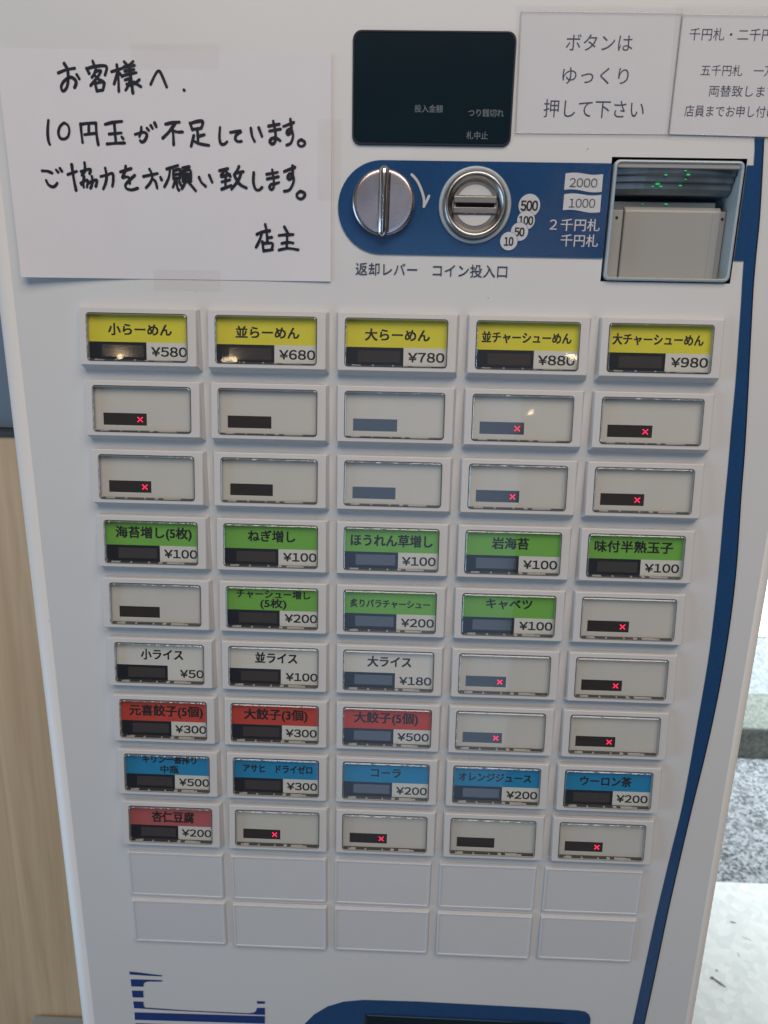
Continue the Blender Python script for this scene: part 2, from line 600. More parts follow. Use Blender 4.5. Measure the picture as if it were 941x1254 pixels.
strip(bm, [(XL, 0.33)] + prof, ZB, ZTOP)
strip(bm, prof2 + [(XR, 0.33)], ZB, ZTOP)
xs = [XL + RAD, HOLE[0], HOLE[2], XR - RAD2]
zs = [ZB, HOLE[1], HOLE[3], ZTOP]
for i in range(3):
    for j in range(3):
        if i == 1 and j == 1:
            continue
        q = [bm.verts.new(p) for p in ((xs[i], 0, zs[j]), (xs[i + 1], 0, zs[j]), (xs[i + 1], 0, zs[j + 1]), (xs[i], 0, zs[j + 1]))]
        bm.faces.new(q)
q = [bm.verts.new(p) for p in ((XL, 0.33, ZB), (XR, 0.33, ZB), (XR, 0.33, ZTOP), (XL, 0.33, ZTOP))]
bm.faces.new(list(reversed(q)))
top = [bm.verts.new((x, y, ZTOP)) for x, y in [(XL, 0.33)] + prof + prof2 + [(XR, 0.33)]]
bm.faces.new(top)
bmesh.ops.remove_doubles(bm, verts=bm.verts, dist=1e-5)
obj("cabinet", bm, M['panel'], mach)

# ---- blue trim: capsule, side stripe (outline in photo pixels laid on the panel)
def px(pts, d=0.0):
    return [(p.x, p.z) for p in (P(u, v, d) for u, v in pts)]


SL = [(924.2, 170), (923.2, 201), (911.2, 317.6), (907.4, 375.7), (901.7, 458.6), (896.2, 519.2), (891.3, 576.6), (886.7, 624.5), (882.9, 670), (877, 731.8), (867.4, 808.8),
      (853.4, 890.6), (836.8, 982), (820.6, 1049.4), (803.5, 1121.6), (790, 1184), (775, 1254)]
SR = [(935.4, 150), (933.2, 200), (929.4, 266), (925, 312), (921.6, 353.4), (917.9, 423.5), (915.0, 484.1), (911.0, 554.3), (907.0, 605.3), (902.4, 678.7), (897.5, 730), (889.4, 789.5), (877.6, 857),
      (862.9, 924.3), (846.3, 991.7), (829.4, 1063.8), (816.5, 1121), (801.5, 1193.8), (788.5, 1254)]
a, b = Vector(px(SL[-2:])[1]), Vector(px(SL[-2:])[0])
cap_l = P(414.3, 249)
kz = [P(500, 196.6).z, P(500, 311.8).z]
zc, rr = (kz[0] + kz[1]) / 2, (kz[0] - kz[1]) / 2
caps = []
for k in range(25):
    an = math.radians(90 + 180 * k / 24)
    caps.append((cap_l.x + rr + rr * math.cos(an), zc + rr * math.sin(an)))
xr_ = P(922, 201).x
cap_poly = caps + [(xr_, kz[1] + 0.0002), (xr_ + 0.003, kz[1] + 0.0002), (xr_ + 0.003, kz[0]), (xr_, kz[0])]
# cut round the note hole: build as pieces
hx0, hz0, hx1, hz1 = HOLE
strl = catmull(px(SL), 4)
strr = catmull(px(SR), 4)
ext0 = (strl[-1][0] - 0.012, strl[-1][1] - 0.05)
ext1 = (strr[-1][0] - 0.012, strr[-1][1] - 0.05)
top_l = (strl[0][0], 1.60)
top_r = (strr[0][0] + 0.0, 1.60)
ribbon = [top_l] + strl + [ext0, ext1] + list(reversed(strr)) + [top_r]
obj("side_stripe", poly(ribbon, -0.0004), M['navy'], mach)
# thin dark seam along the stripe's outer edge
bm = bmesh.new()
line = [top_r] + strr + [ext1]
va = [bm.verts.new((x - 0.0001, -0.0006, z)) for x, z in line]
vb = [bm.verts.new((x + 0.0007, -0.0006, z)) for x, z in line]
for i in range(len(line) - 1):
    bm.faces.new((va[i], va[i + 1], vb[i + 1], vb[i]))
obj("panel_seam", bm, M['groove'], mach)
left_piece = caps + [(hx0, kz[1]), (hx0, kz[0])]
obj("coin_panel", poly(left_piece, -0.0008), M['navy'], mach, )
xe = P(922.5, 250).x
bm = poly([(hx1, kz[1]), (xe, kz[1]), (xe, kz[0]), (hx1, kz[0])], -0.0007)
obj("coin_panel", bm, M['navy'], mach)

# ---- display screen
x0, x1, z0, z1 = 0.0085, 0.0988, 1.5041, 1.5610
scr = obj("display_screen", loft([rrect(x0, z0, x1, z1, 0.004, 0.0002), rrect(x0, z0, x1, z1, 0.004, -0.0006), rrect(x0 + .0006, z0 + .0006, x1 - .0006, z1 - .0006, 0.0036, -0.0011)], cap1=True), M['screen'], mach)
# raised rim of the screen
obj("screen_frame", loft([rrect(x0 - .0009, z0 - .0009, x1 + .0009, z1 + .0009, 0.0048, -0.0001), rrect(x0 - .0006, z0 - .0006, x1 + .0006, z1 + .0006, 0.0046, -0.0013), rrect(x0 + .0002, z0 + .0002, x1 - .0002, z1 - .0002, 0.0042, -0.0013), rrect(x0 + .0004, z0 + .0004, x1 - .0004, z1 - .0004, 0.0040, -0.0010)]), M['groove'], scr)


def txt_px(s, u0, u1, vc, em_px, m, parent, d, bold=0.01, name="lettering"):
    a, b = P(u0, vc, d), P(u1, vc, d)
    if s.isdigit():
        h = (P((u0 + u1) / 2, vc - em_px * .36, d) - P((u0 + u1) / 2, vc + em_px * .36, d)).z
        return digits(s, m, parent, a.x, b.x, P((u0 + u1) / 2, vc, d).z, h, -d, bold * 1.4, name, fill=0.9)
    um = (u0 + u1) / 2
    e = (P(um, vc - em_px / 2, d) - P(um, vc + em_px / 2, d)).z
    return lettering(s, m, parent, a.x, b.x, P(um, vc, d).z, e, -d, bold, name)


txt_px("投入金額", 508.1, 542.6, 132.8, 10.0, M['screen_ink'], scr, 0.0013)
txt_px("つり銭切れ", 573.7, 617.4, 138, 10.4, M['screen_ink'], scr, 0.0013)
txt_px("札中止", 571.4, 597.8, 165.6, 10.4, M['screen_ink'], scr, 0.0013)

# captions under the coin panel
txt_px("返却レバー", 435.7, 511.2, 329.6, 17.0, M['blue_text'], mach, 0.0004, 0.006)
txt_px("コイン投入口", 530.3, 621.5, 331.6, 17.0, M['blue_text'], mach, 0.0004, 0.006)
txt_px("２千円札", 673.6, 735.0, 275.2, 16.4, M['white_ink'], mach, 0.0012, 0.006)
txt_px("千円札", 687, 732.8, 294.4, 16.4, M['white_ink'], mach, 0.0012, 0.006)

# coin discs printed on the panel
for i, (u, v, r, s, hw) in enumerate(((648.6, 251.4, 13.2, "500", 10.6), (644.4, 269.6, 10.8, "100", 8.9), (636.4, 283.6, 10.6, "50", 6.2), (623.3, 295.2, 10.6, "10", 5.7))):
    c = P(u, v, 0.001)
    rad = (P(u + r, v, 0.001) - c).x
    y = -0.00105 - 0.00012 * i
    obj("coin_outline", loft([circle(c.x, c.z, rad + 0.0002, y, 40)], cap1=True), M['navyink'], mach)
    dsk = obj("coin_mark", loft([circle(c.x, c.z, rad, y - 0.00004, 40)], cap1=True), M['white_ink'], mach)
    txt_px(s, u - hw, u + hw, v + 0.3, 17 if s == "500" else 14.6, M['black'], dsk, -(y - 0.0001), 0.03)


def flag(u0, v0, u1, v1, skew, s, uc, vc, hw, empx):
    n = 14
    up, lo = [], []
    for k in range(n + 1):
        t = k / n
        wv = math.sin(t * 2 * math.pi) * 1.25
        up.append((u0 + (u1 - u0) * t, v0 - 0.9 * wv + 0.8 * t))
        lo.append((u0 - skew + (u1 - u0) * t, v1 - 0.9 * wv + 2.6 * t))
    f = obj("banknote_mark", poly(px(up + lo[::-1], 0.001), -0.0011), M['white_ink'], mach)
    txt_px(s, uc - hw, uc + hw, vc, empx, mat("outline_grey", (0.05, 0.055, 0.065), 0.4), f, 0.0013, 0.0)


flag(693.0, 212.2, 739.0, 232.2, 1.8, "2000", 715.0, 223.6, 17.5, 15.5)
flag(691.4, 237.6, 736.8, 257.2, 1.8, "1000", 713.2, 248.6, 16.5, 15.5)

# arrow beside the lever
ar = catmull([(504.6, 213.6), (511, 221), (516.2, 232), (519.3, 243), (519.6, 252.5)], 6)
bm = bmesh.new()


def ribbon_bm(bm, pts, half, y):
    """pts: (x, z) world; flat ribbon with round ends at depth y (number or function of x, z)"""
    Y = y if callable(y) else (lambda x, z: y)
    n = len(pts)
    L, R = [], []
    for i in range(n):
        a = pts[max(i - 1, 0)]
        b = pts[min(i + 1, n - 1)]
        dx, dz = b[0] - a[0], b[1] - a[1]
        l = math.hypot(dx, dz) or 1e-9
        nx, nz = -dz / l, dx / l
        h = half[i] if isinstance(half, list) else half
        L.append((pts[i][0] + nx * h, pts[i][1] + nz * h))
        R.append((pts[i][0] - nx * h, pts[i][1] - nz * h))
    mk = lambda q: bm.verts.new((q[0], Y(*q), q[1]))
    vl, vr = [mk(q) for q in L], [mk(q) for q in R]
    for i in range(n - 1):
        bm.faces.new((vl[i], vl[i + 1], vr[i + 1], vr[i]))
    for c, a, b, s in ((pts[0], L[0], R[0], 1), (pts[-1], R[-1], L[-1], 1)):
        h = half[0 if c is pts[0] else -1] if isinstance(half, list) else half
        a0 = math.atan2(a[1] - c[1], a[0] - c[0])
        fan = [mk((c[0] + h * math.cos(a0 + math.pi * k / 7), c[1] + h * math.sin(a0 + math.pi * k / 7))) for k in range(8)]
        bm.faces.new(fan)


ribbon_bm(bm, px(ar, 0.001), 0.00075, -0.0011)
ribbon_bm(bm, px([(519.2, 252.8), (522.6, 246.5), (525.6, 240)], 0.001), 0.00075, -0.00115)
obj("turn_arrow", bm, M['white_ink'], mach)

# ---- coin return lever: chrome dish with a grip bar
kn = empty("return_lever", (0.0267, -0.0008, 1.4718), mach)
kn.rotation_euler = (0, math.radians(1.0), 0)
R_ = 0.0184
obj("lever_disc", loft([circle(0, 0, R_, 0.0004), circle(0, 0, R_ + .0001, -0.0030), circle(0, 0, R_ - .0006, -0.0042), circle(0, 0, R_ - .0016, -0.0045), circle(0, 0, R_ - .0030, -0.0045), circle(0, 0, 0.008, -0.00445), circle(0, 0, 0.001, -0.0044)], cap1=True), M['lever'], kn, smooth=True)
# grip: rounded bar
secs = []
for t in [0, .012, .03, .06, .12, .3, .5, .7, .88, .94, .97, .988, 1]:
    z = -0.0192 + 0.0384 * t
    e = min(t, 1 - t) * 0.0384
    h = 0.0031 * min(1, math.sqrt(max(0.02, 1 - max(0, 1 - e / 0.0026) ** 2)))
    prot = 0.0100 - 0.0022 * max(0, 1 - e / 0.004) ** 2
    ring = []
    for k in range(17):
        an = math.pi * k / 16
        ring.append((h * math.cos(an), -0.003 - (prot - 0.003) * math.sin(an) ** 0.62, z))
    ring.append((-h * 1.35, -0.0028, z))
    ring.append((h * 1.35, -0.0028, z))
    secs.append(ring)
bm = loft(secs, True, True)
bmesh.ops.recalc_face_normals(bm, faces=bm.faces)
obj("lever_grip", bm, M['grip'], kn, smooth=True)
bm = bmesh.new()
box(bm, 0.0031, -0.0048, -0.0165, 0.0038, -0.0030, 0.0165)
obj("grip_groove", bevel(bm, 0.00025, 1), mat("brass_brown", (0.30, 0.19, 0.11), 0.2, 0.5, 1.0), kn)  # thin brown metal strip along the right foot of the grip

# ---- coin slot
cs = empty("coin_slot", (0.0808, -0.0008, 1.4714), mach)
obj("outer_ring", loft([circle(0, 0, 0.0213, 0.0), circle(0, 0, 0.0213, -0.0009), circle(0, 0, 0.0207, -0.0014), circle(0, 0, 0.0194, -0.0014), circle(0, 0, 0.0190, -0.0006)]), M['pale'], cs, smooth=True)
ringp = [(0.0190, -0.0002), (0.0187, -0.0028), (0.0181, -0.0042), (0.0172, -0.0050), (0.0162, -0.0048), (0.0152, -0.0036), (0.0144, -0.0020), (0.0138, -0.0008), (0.0133, -0.0003)]
obj("bezel_ring", loft([circle(0, 0, r, y, 80) for r, y in ringp]), M['steel'], cs, smooth=True)
# recessed floor with the slot bar
obj("slot_plate", loft([circle(0, 0, 0.0134, -0.0004, 48)], cap1=True), M['brushed'], cs)


def half_moon(s):
    pts = []
    r = 0.0113
    zc_ = 0.0054
    a0 = math.asin(zc_ / r)
    for k in range(17):
        an = a0 + (math.pi - 2 * a0) * k / 16
        pts.append((r * math.cos(an), s * r * math.sin(an)))
    return pts


for s in (1, -1):
    obj("half_moon_inset", poly(half_moon(s), -0.0008, 0.0003), M['button'], cs)
bm = bmesh.new()
box(bm, -0.0127, -0.0018, 0.0010, 0.0127, -0.0003, 0.0049)
bevel(bm, 0.0005, 2)
obj("slot_lip", bm, M['brushed'], cs)
bm = bmesh.new()
box(bm, -0.0127, -0.0018, -0.0047, 0.0127, -0.0003, -0.0010)
bevel(bm, 0.0005, 2)
obj("slot_lip", bm, M['brushed'], cs)
bm = box(bmesh.new(), -0.0112, -0.00195, -0.00105, 0.0112, -0.0005, 0.00105)
obj("slot_opening", bm, mat("slot_black", (0.004, 0.004, 0.005), 0.9, 0.1), cs)
bm = bmesh.new()
for x in (-0.0062, 0, 0.0062):
    for z in (0.0048, -0.0046):
        bmesh.ops.create_uvsphere(bm, u_segments=8, v_segments=6, radius=0.00035, matrix=Matrix.Translation((x * 0.8, -0.0015, z)))
obj("bright_pips", bm, M['chrome'], cs, smooth=True)

# ---- banknote acceptor
ac = empty("banknote_acceptor", (0, 0, 0), mach)
o1 = (hx0 + 0.0014, hz0 + 0.0006, hx1 - 0.0014, hz1 - 0.0016)


def rr_in(o, k, r, y):
    return rrect(o[0] + k, o[1] + k, o[2] - k, o[3] - k, r, y)


# dark well round the bezel
bm = loft([rrect(hx0, hz0, hx1, hz1, 0.0006, 0.0), rrect(hx0, hz0, hx1, hz1, 0.0006, 0.045)], cap1=True)
obj("acceptor_well", bm, mat("navy_well", (0.012, 0.022, 0.05), 0.4, 0.4), ac)
bm = loft([rr_in(o1, 0, 0.0032, 0.030), rr_in(o1, 0, 0.0032, -0.0012), rr_in(o1, 0.0005, 0.0030, -0.0022), rr_in(o1, 0.0012, 0.0026, -0.0024), rr_in(o1, 0.0018, 0.0022, -0.0018), rr_in(o1, 0.0021, 0.0020, 0.030)])
obj("bezel_frame", bm, M['pale'], ac, smooth=False)
ix0, iz0, ix1, iz1 = o1[0] + .0021, o1[1] + .0021, o1[2] - .0021, o1[3] - .0021
# upper band of the bezel
bm = box(bmesh.new(), ix0, -0.0014, iz1 - 0.0022, ix1, 0.012, iz1 + 0.0008)
obj("top_band", bevel(bm, 0.0004, 2), M['cream'], ac)
# smoked visor: stepped, curved profile extruded across
prof_v = [(-0.0002, iz1 - 0.0024), (0.0004, iz1 - 0.0050), (0.0022, iz1 - 0.0058), (0.0026, iz1 - 0.0085), (0.0042, iz1 - 0.0092), (0.0046, iz1 - 0.0122), (0.0070, iz1 - 0.0140), (0.0090, iz1 - 0.0150), (0.018, iz1 - 0.0150), (0.018, iz1 - 0.0024)]
bm = bmesh.new()
NX = 12
cols = []
for i in range(NX + 1):
    t = i / NX
    x = ix0 + 0.0006 + (ix1 - ix0 - 0.0012) * t
    bow = 0.0012 * math.sin(math.pi * t)
    taper = 0.0012 * abs(2 * t - 1) ** 3
    cols.append([bm.verts.new((x, y + taper * 2 - bow * 0.5, z + (bow * 0.5 if j in (0, 1) else 0))) for j, (y, z) in enumerate(prof_v)])
for a_, b_ in zip(cols, cols[1:]):
    for j in range(len(prof_v) - 1):
        bm.faces.new((a_[j], a_[j + 1], b_[j + 1], b_[j]))
bmesh.ops.recalc_face_normals(bm, faces=bm.faces)
for f in bm.faces:
    pass
obj("smoked_visor", bm, M['smoke'], ac)


def vis_y(z):
    for (ya, za), (yb, zb) in zip(prof_v, prof_v[1:]):
        if zb <= z <= za:
            return ya + (yb - ya) * (za - z) / max(1e-9, za - zb) - 0.0007
    return 0.004


for (u, v, r) in ((816, 214, 1.0), (843, 214, 1.2), (841, 219, 0.8), (808, 224, 1.5), (812, 227, 1.0), (836, 226, 1.0), (802, 227, 0.8), (818, 249, 1.2), (789, 249, 0.7), (786, 238, 0.8), (839, 209.5, 0.8)):
    c = P(u, v, -0.0005 if v < 230 else -0.009)
    yy = vis_y(c.z) - 0.0002 if v < 230 else 0.0116
    bm = bmesh.new()
    bmesh.ops.create_uvsphere(bm, u_segments=8, v_segments=6, radius=r * 0.00058, matrix=Matrix.Diagonal((1.7, 0.5, 0.8, 1)))
    obj("green_light", bm, M['green'], ac, (c.x, yy, c.z), smooth=True)
# slot throat behind
bm = box(bmesh.new(), ix0, 0.0280, iz0, ix1, 0.0290, iz1)
obj("slot_back", bm, mat("slate_blue_back", (0.05, 0.085, 0.14), 0.35, 0.5), ac)
ZL = P(850, 254, -0.012).z
bm = box(bmesh.new(), ix0 + 0.0002, 0.0125, iz0 + 0.001, ix1 - 0.006, 0.0275, ZL + 0.0030)
obj("inner_lip", bevel(bm, 0.0008, 2), mat("mid_grey_plastic", (0.17, 0.19, 0.20), 0.35, 0.5), ac)
# front flap: block with a chamfered top edge
yf = 0.0085
fx0, fx1 = P(762, 300, -yf).x, P(884, 262, -yf).x
secs = []
for x, ins in ((fx0, 0.0005), (fx0 + 0.0006, 0.0), (fx1 - 0.0006, 0.0), (fx1, 0.0005)):
    secs.append([(x, yf + ins, iz0 + 0.0002), (x, yf + ins, ZL - 0.0034), (x, yf + 0.0006 + ins, ZL - 0.0022), (x, yf + 0.0030, ZL - 0.0002), (x, yf + 0.006, ZL), (x, yf + 0.012, ZL), (x, yf + 0.012, iz0 + 0.0002)])
bm = loft(secs, True, True)
bmesh.ops.recalc_face_normals(bm, faces=bm.faces)
obj("front_flap", bm, M['cream'], ac)
for x0_, x1_ in ((ix0 + .0001, fx0 - 0.0004), (fx1 + 0.0004, ix1 - 0.0001)):
    bm = box(bmesh.new(), x0_, yf + 0.002, iz0 + 0.0002, x1_, yf + 0.012, ZL - 0.0022)
    sp = obj("side_cheek", bevel(bm, 0.0005, 2), M['cream'], ac)
    bm = bmesh.new()
    bmesh.ops.create_cone(bm, segments=16, radius1=0.0009, radius2=0.0007, depth=0.0006, cap_ends=True, matrix=Matrix.Translation(((x0_ + x1_) / 2 + (0.0008 if x0_ < fx0 else -0.0002), yf + 0.0018, ZL - 0.0065)) @ Matrix.Rotation(math.pi / 2, 4, 'X'))
    obj("screw", bm, M['dark'], sp)
bm = box(bmesh.new(), fx1 - 0.0052, yf - 0.00006, iz0 + 0.0004, fx1 - 0.0047, yf + 0.001, ZL - 0.004)
obj("flap_crease", bm, mat("crease", (0.30, 0.30, 0.29), 0.5), ac)

# ------------------------------------------------------------------ push buttons
COLX = 0.0806
X0 = -0.1610
Z1 = 1.4092
PY = 0.04451
FW, FH = 0.0732, 0.0348            # face size
TILT = lambda z: -0.0040 + 0.0040 * z / FH      # face leans: bottom edge stands further out
WX0, WX1, WZ1, WZ0 = 0.0043, 0.0676, -0.0031, -0.0322


def sheared(bm):
    for v in bm.verts:
        v.co.y += TILT(v.co.z)
    return bm


def bezel_mesh():
    n = 5
    z0f = -FH
    base = rrect(-0.0010, z0f - 0.0034, FW + 0.0015, 0.0002, 0.0008, 0, n)
    base = [(x, -0.0001, z) for x, y, z in base]
    side = [(x, -0.0016, z) for x, y, z in rrect(-0.0008, z0f - 0.0030, FW + 0.0012, 0.0002, 0.0008, 0, n)]
    f1 = [(x, y + TILT(z) + 0.0003, z) for x, y, z in rrect(0.0, z0f, FW, 0.0, 0.0008, 0, n)]
    f2 = [(x, y + TILT(z), z) for x, y, z in rrect(0.0004, z0f + 0.0004, FW - 0.0004, -0.0004, 0.0008, 0, n)]
    i1 = [(x, y + TILT(z), z) for x, y, z in rrect(WX0, WZ0, WX1, WZ1, 0.0021, 0, n)]
    i2 = [(x, y + TILT(z) + 0.0004, z) for x, y, z in rrect(WX0 + .0002, WZ0 + .0002, WX1 - .0002, WZ1 - .0002, 0.0019, 0, n)]
    i3 = [(x, y + TILT(z) + 0.0037, z) for x, y, z in rrect(WX0 + .0002, WZ0 + .0002, WX1 - .0002, WZ1 - .0002, 0.0019, 0, n)]
    bm = loft([base, side, f1, f2, i1, i2])
    loft([i2, i3], bm=bm, mi=1)
    bmesh.ops.remove_doubles(bm, verts=bm.verts, dist=1e-7)
    m = bpy.data.meshes.new("bezel")
    bm.to_mesh(m)
    bm.free()
    m.materials.append(M['button'])
    m.materials.append(M['wall'])
    return m


def mesh_of(bm, name, *ms):
    bm.normal_update()
    m = bpy.data.meshes.new(name)
    bm.to_mesh(m)
    bm.free()
    for x in ms:
        m.materials.append(x)
    return m


BEZEL = bezel_mesh()
# gasket: thin dark line round the cap
GASKET = mesh_of(sheared(loft([rrect(WX0 - .0001, WZ0 - .0001, WX1 + .0001, WZ1 + .0001, .0022, -0.00006), rrect(WX0 + .0003, WZ0 + .0003, WX1 - .0003, WZ1 - .0003, .0019, -0.00012)])), "gasket", M['dark'])
# clear cap: domed edge, flat front
RIM = mesh_of(sheared(loft([rrect(WX0 + .0003, WZ0 + .0003, WX1 - .0003, WZ1 - .0003, .0019, -0.0002), rrect(WX0 + .0004, WZ0 + .0004, WX1 - .0004, WZ1 - .0004, .0018, -0.0008), rrect(WX0 + .0010, WZ0 + .0010, WX1 - .0010, WZ1 - .0010, .0013, -0.0012)])), "cap_rim", M['rim'])
CAP = mesh_of(sheared(loft([rrect(WX0 + .0010, WZ0 + .0010, WX1 - .0010, WZ1 - .0010, .0013, -0.0012)], cap1=True)), "clear_cap", M['lens'])


def ledge_mesh(seed):
    rnd = random.Random(seed)
    bm = bmesh.new()
    x = WX0 + 0.0008
    xe_ = WX1 - 0.0008
    kind = 0
    plan = [(0.055, 0), (0.03, 1), (0.06, 2), (0.11, 0), (0.02, 1), (0.17, 0), (0.018, 1), (0.09, 0), (0.04, 2), (0.05, 0), (0.13, 2), (0.05, 1), (0.12, 0)]
    tot = sum(p[0] for p in plan)
    box(bm, x, 0.0006, WZ0 + 0.00022, xe_, 0.0033, WZ0 + 0.0008, mi=0)
    for wdt, k in plan:
        wd = wdt / tot * (xe_ - x - 0) if False else wdt / tot * (WX1 - WX0 - 0.0016) * rnd.uniform(0.93, 1.04)
        x2 = min(x + wd, xe_)
        if x2 <= x:
            break
        h = {0: 0.0006, 1: 0.0009, 2: 0.0007}[k]
        if k:
            box(bm, x, 0.0003, WZ0 + 0.00025, x2 - 0.00005, 0.0020 if k == 2 else 0.0012, WZ0 + 0.0003 + h, mi=k)
        x = x2
    sheared(bm)
    return mesh_of(bm, "retaining_ledge", M['ledge'], M['clip'], M['wall'])


LEDGES = [ledge_mesh(i) for i in range(4)]
CD = 0.00355     # card depth behind the face
CW, CH = WX1 - WX0, WZ1 - WZ0
cx = lambda t: WX0 + CW * t
cz = lambda t: WZ1 - CH * t


def quad(x0, z0, x1, z1, d, seg=1):
    bm = bmesh.new()
    bm.faces.new([bm.verts.new((x, d, z)) for x, z in ((x0, z0), (x1, z0), (x1, z1), (x0, z1))])
    return sheared(bm)


CARD_FULL = (WX0 + .0002, WZ0 + .0002, WX1 - .0002, WZ1 - .0002)
card_meshes = {}


def card_mesh(kind):
    if kind in card_meshes:
        return card_meshes[kind]
    x0, z0, x1, z1 = CARD_FULL
    if kind == 'blank':
        # card with a real cut-out for the display
        a, b, c, d = cx(0.085), cx(0.53), cz(0.865), cz(0.60)
        bm = bmesh.new()
        for q in ((x0, z0, a, z1), (b, z0, x1, z1), (a, z0, b, c), (a, d, b, z1)):
            bm.faces.new([bm.verts.new((x, CD - 0.0003, z)) for x, z in ((q[0], q[1]), (q[2], q[1]), (q[2], q[3]), (q[0], q[3]))])
        m = mesh_of(sheared(bm), "blank_card", M['blank_card'])
    else:
        zb, xb = cz(0.60), cx(0.575)
        a, b, c, d = cx(0.125), cx(0.545), cz(0.91), cz(0.66)
        bm = bmesh.new()

        def q(u0, v0, u1, v1, mi):
            f = bm.faces.new([bm.verts.new((x, CD - 0.0003, z)) for x, z in ((u0, v0), (u1, v0), (u1, v1), (u0, v1))])
            f.material_index = mi
        q(x0, zb, x1, z1, 0)
        q(xb, z0, x1, zb, 1)
        q(x0, z0, a, zb, 2)
        q(b, z0, xb, zb, 2)
        q(a, z0, b, c, 2)
        q(a, d, b, zb, 2)
        m = mesh_of(sheared(bm), "menu_card", M[kind], M['white_card'], M['blackcard'])
    card_meshes[kind] = m
    return m


LED_L = mesh_of(quad(cx(0.12), cz(0.92), cx(0.55), cz(0.65), CD - 0.0001), "led_window", M['led_lab'])
LED_B = mesh_of(quad(cx(0.083), cz(0.87), cx(0.533), cz(0.595), CD - 0.0001), "led_window", M['led'])
# red cross: rows of lit dots
bm = bmesh.new()
cxx, czz, st = cx(0.462), cz(0.735), 0.00066
for i in range(5):
    for dx, dz in {(i - 2, i - 2), (i - 2, 2 - i)}:
        box(bm, cxx + dx * st * 1.05 - st * .36, CD - 0.0006, czz + dz * st - st * .36, cxx + dx * st * 1.05 + st * .36, CD - 0.0002, czz + dz * st + st * .36)
CROSS = mesh_of(sheared(bm), "red_cross", M['red'])

Y, G_, R_, B_, W_, RO = 'yellow', 'green_card', 'red_card', 'blue_card', 'white_card', 'rose_card'
# row, col: (colour, price, [(text, x0, x1, yc, em)])
T = {
    (1, 1): (Y, 580, [("小らーめん", .20, .83, .33, .215)]), (1, 2): (Y, 680, [("並らーめん", .195, .82, .33, .215)]), (1, 3): (Y, 780, [("大らーめん", .20, .83, .33, .215)]),
    (1, 4): (Y, 880, [("並チャーシューめん", .07, .935, .33, .20)]), (1, 5): (Y, 980, [("大チャーシューめん", .05, .92, .33, .20)]),
    (4, 1): (G_, 100, [("海苔増し(5枚)", .11, .92, .32, .23)]), (4, 2): (G_, 100, [("ねぎ増し", .25, .75, .31, .23)]), (4, 3): (G_, 100, [("ほうれん草増し", .08, .94, .32, .24)]),
    (4, 4): (G_, 100, [("岩海苔", .29, .67, .31, .23)]), (4, 5): (G_, 100, [("味付半熟玉子", .09, .90, .31, .23)]),
    (5, 2): (G_, 200, [("チャーシュー増し", .10, .90, .215, .175), ("(5枚)", .36, .64, .45, .19)]), (5, 3): (G_, 200, [("炙りバラチャーシュー", .07, .93, .34, .17)]), (5, 4): (G_, 100, [("キャベツ", .26, .75, .28, .21)]),
    (6, 1): (W_, 50, [("小ライス", .28, .75, .29, .23)]), (6, 2): (W_, 100, [("並ライス", .285, .75, .29, .23)]), (6, 3): (W_, 180, [("大ライス", .27, .75, .29, .23)]),
    (7, 1): (R_, 300, [("元喜餃子(5個)", .10, .94, .31, .24)]), (7, 2): (R_, 300, [("大餃子(3個)", .15, .87, .31, .24)]), (7, 3): (R_, 500, [("大餃子(5個)", .13, .85, .30, .24)]),
    (8, 1): (B_, 500, [("キリン一番搾り", .20, .83, .155, .19), ("中瓶", .41, .62, .42, .18)]), (8, 2): (B_, 300, [("アサヒ　ドライゼロ", .115, .92, .30, .19)]), (8, 3): (B_, 200, [("コーラ", .33, .67, .30, .22)]),
    (8, 4): (B_, 200, [("オレンジジュース", .07, .90, .31, .20)]), (8, 5): (B_, 200, [("ウーロン茶", .20, .78, .31, .22)]),
    (9, 1): (RO, 200, [("杏仁豆腐", .27, .77, .33, .26)]),
}
CROSSES = {(2, 1), (2, 4), (2, 5), (3, 1), (3, 4), (3, 5), (5, 5), (6, 4), (6, 5), (7, 4), (7, 5), (9, 2), (9, 3), (9, 5)}
CN = {Y: "yellow", G_: "green", R_: "red", B_: "blue", W_: "white", RO: "pink"}
ORD = ["", "first", "second", "third", "fourth", "fifth", "sixth", "seventh", "eighth", "ninth"]
for r in range(1, 10):
    for c in range(1, 6):
        rnd = random.Random(r * 10 + c)
        b = empty("push_button", (X0 + (c - 1) * COLX, 0, Z1 - (r - 1) * PY), mach)
        obj("bezel", BEZEL, None, b)
        obj("gasket", GASKET, None, b)
        obj("cap_rim", RIM, None, b)
        obj("clear_cap", CAP, None, b)
        obj("retaining_ledge", LEDGES[(r * 3 + c) % 4], None, b)
        if (r, c) in T:
            kind, price, lines = T[(r, c)]
            b["label"] = "push button with %s card priced %d yen" % (CN[kind], price)
            obj("menu_card", card_mesh(kind), None, b)
            obj("led_window", LED_L, None, b)
            sh = lambda z: TILT(z)
            jx, jz = rnd.uniform(-.008, .006), rnd.uniform(-.012, .012)
            for s, a, e, yc, em in lines:
                lettering(s, M['black'], b, cx(a + jx), cx(e + jx), cz(yc + jz + 0.005 + (0.03 if r >= 6 else 0)), em * CH * 1.24, CD - 0.00036, 0.030, shear=sh, clip_top=WZ1 - 0.0006)
            ps = "¥%d" % price
            digits(ps, M['black'], b, cx(0.985 - 0.090 * len(ps) + jx), cx(0.985 + jx), cz(0.79 + jz), 0.195 * CH, CD - 0.00036, 0.034, shear=sh)
        else:
            b["label"] = "push button with blank card" + (" and lit red cross" if (r, c) in CROSSES else " and unlit display")
            obj("menu_card", card_mesh('blank'), None, b)
            obj("led_window", LED_B, None, b)
            if (r, c) in CROSSES:
                obj("red_cross", CROSS, None, b)

